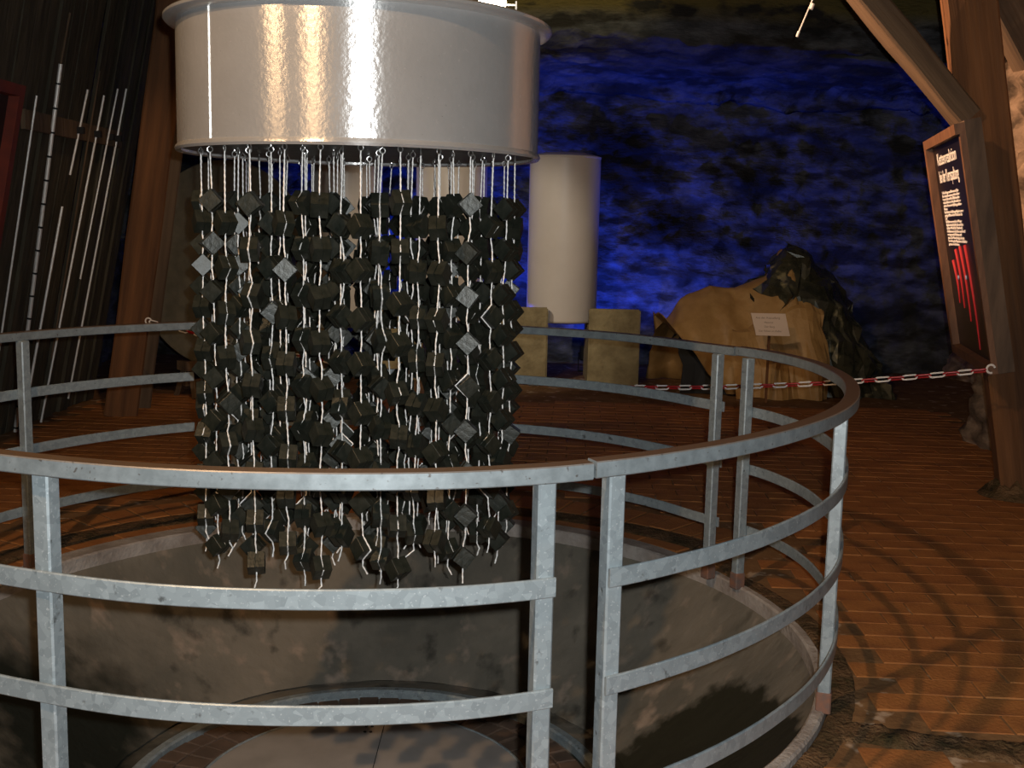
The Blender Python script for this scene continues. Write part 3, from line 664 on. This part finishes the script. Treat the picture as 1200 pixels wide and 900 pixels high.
# ------------------------------------------------------------------ rods on the plank wall
def rod(a, b2, r, label, name='metal_rod', rr=None, material=rodm):
    a, b2 = Vector(a), Vector(b2); o = tag(empty(name, b2), label, 'rod'); MB().tube([(0, 0, 0), a-b2], rr or r*.8, 8).build('shaft', material, o); return o
m_ = rod((-2.928, 7.403, 2.458), (-3.417, 7.635, .016), .017, 'long pale measuring staff with black bands against the plank wall', 'measuring_staff')
a, b2 = Vector((-2.928, 7.403, 2.458)), Vector((-3.417, 7.635, .016))
for k in range(16):
    c = a+(b2-a)*(.125*(k*.5)+.05); d = (b2-a).normalized()
    if k % 1 == 0: MB().tube([c-b2-d*.006, c-b2+d*.006], .0185, 8).build('band', blackm, m_)
MB().tube([a-b2, Vector((-2.864, 7.419, 2.778))-b2], .007, 6).build('tip_rod', timb2, m_)
rod((-2.974, 7.128, 2.23), (-3.42, 7.20, .02), .009, 'thin bright rod just right of the red frame on the left')
rod((-2.949, 7.912, 2.357), (-3.065, 7.846, 1.776), .010, 'short bright rod with a black clip right of the measuring staff')
rod((-2.919, 8.068, 2.503), (-3.324, 8.054, .478), .008, 'dim thin rod, third to the right of the measuring staff', material=timb2)
rod((-2.95, 8.222, 2.352), (-3.419, 8.062, .007), .0105, 'long bright rod leaning in the middle of the rod row')
rod((-2.934, 8.462, 2.428), (-3.213, 8.355, 1.037), .009, 'bright rod ending in mid-air, second from the right of the row')
rod((-2.93, 8.635, 2.448), (-3.398, 8.523, .112), .010, 'rightmost long bright rod beside the orange brown timber')
rod((-3.108, 7.804, 1.561), (-3.416, 7.742, .021), .012, 'lower bright rod immediately right of the measuring staff')
rack = tag(empty('rod_rack', (-3.0, 7.9, 2.08)), 'dark wooden batten with black clips holding the rods', 'rack')
MB().box((-.03, .0, 0), (.03, 1.7, .12)).build('batten', timb2, rack)
for yy in (-.02, .30, .56, .72): MB().box((.0, yy, 0), (.06, .035, .045)).build('clip', blackm, rack)
# red framed panel
fp = tag(empty('red_frame', (-2.93, 5.95, 1.1)), 'dark picture panel in a red wooden frame at the left edge', 'frame')
def lean(y0, y1, z0, z1, x0, x1, nm, mt):
    P = []
    for z in (z0, z1):
        for x, yv in ((x0, y0), (x1, y0), (x1, y1), (x0, y1)): P.append((x+.2*z, yv-5.95, z))
    return MB().hexa(P).build(nm, mt, fp)
lean(5.6, 6.36, 0, 1.1, -.10, -.06, 'panel', black)
lean(5.6, 6.36, 1.04, 1.1, -.06, .0, 'frame_rail', redm); lean(5.6, 6.36, 0, .06, -.06, .0, 'frame_rail', redm)
lean(6.30, 6.36, .06, 1.04, -.06, .0, 'frame_stile', redm); lean(5.6, 5.66, .06, 1.04, -.06, .0, 'frame_stile', redm)
lean(5.9, 6.1, -.9, 0.3, -.32, -.2, 'bracket', timb2)
# big round plate
pd = tag(empty('round_plate', (-2.47, 9.75, 1.108)), 'big dull grey round plate on edge left of the hanging cubes', 'plate')
pr = smooth(MB().lathe([(.001, -.012), (.81, -.012), (.88, .0), (.89, .015), (.89, .035), (.875, .04), (.81, .02), (.001, .02)], 96).build('disc', discm, pd), 40)
bs = smooth(MB().lathe([(.001, .05), (.05, .05), (.06, .02)], 24).build('boss', discm, pd))
hl = MB().tube([(.05, -.1, .02), (.05, -.1, .06), (.05, .08, .06), (.05, .08, .02)], .012, 8).build('handle', galv, pd)
pd.rotation_euler = (Vector((.75, -.66, .0))).to_track_quat('Z', 'Y').to_euler()
sd = tag(empty('plate_stand', (-2.47, 9.75, 0)), 'dark low trestle under the big round plate', 'stand')
dv = Vector((.66, .75, 0)); nv_ = Vector((.75, -.66, 0)); Ms = Matrix.Rotation(math.atan2(.75, .66), 3, 'Z')
for q in (-1, 1):
    MB().box(dv*.42*q+Vector((0, 0, .27)), (.10, .16, .08), Ms).build('cradle', timb2, sd)
    for k in (-1, 1): MB().tube([dv*.42*q+nv_*.05*k+Vector((0, 0, .24)), dv*.44*q+nv_*.14*k], .025, 6).build('leg', timb2, sd)
MB().box((0, 0, .12), (.9, .04, .05), Ms).build('stretcher', timb2, sd)
# pull cord
pc = tag(empty('pull_cord', (1.622, 6.5, 2.776)), 'thin pale pull cord with a knob hanging from the ceiling', 'cord')
MB().tube([(0.3, .0, 2.1), (0, 0, 0), (-.07, 0, -.185)], .004, 6).build('cord', rope_m, pc); MB().tube([(.004, 0, -.02), (-.006, 0, -.05)], .011, 8).build('knob', rope_m, pc); MB().tube([(-.065, 0, -.17), (-.075, 0, -.2)], .007, 8).build('end_cap', rope_m, pc)
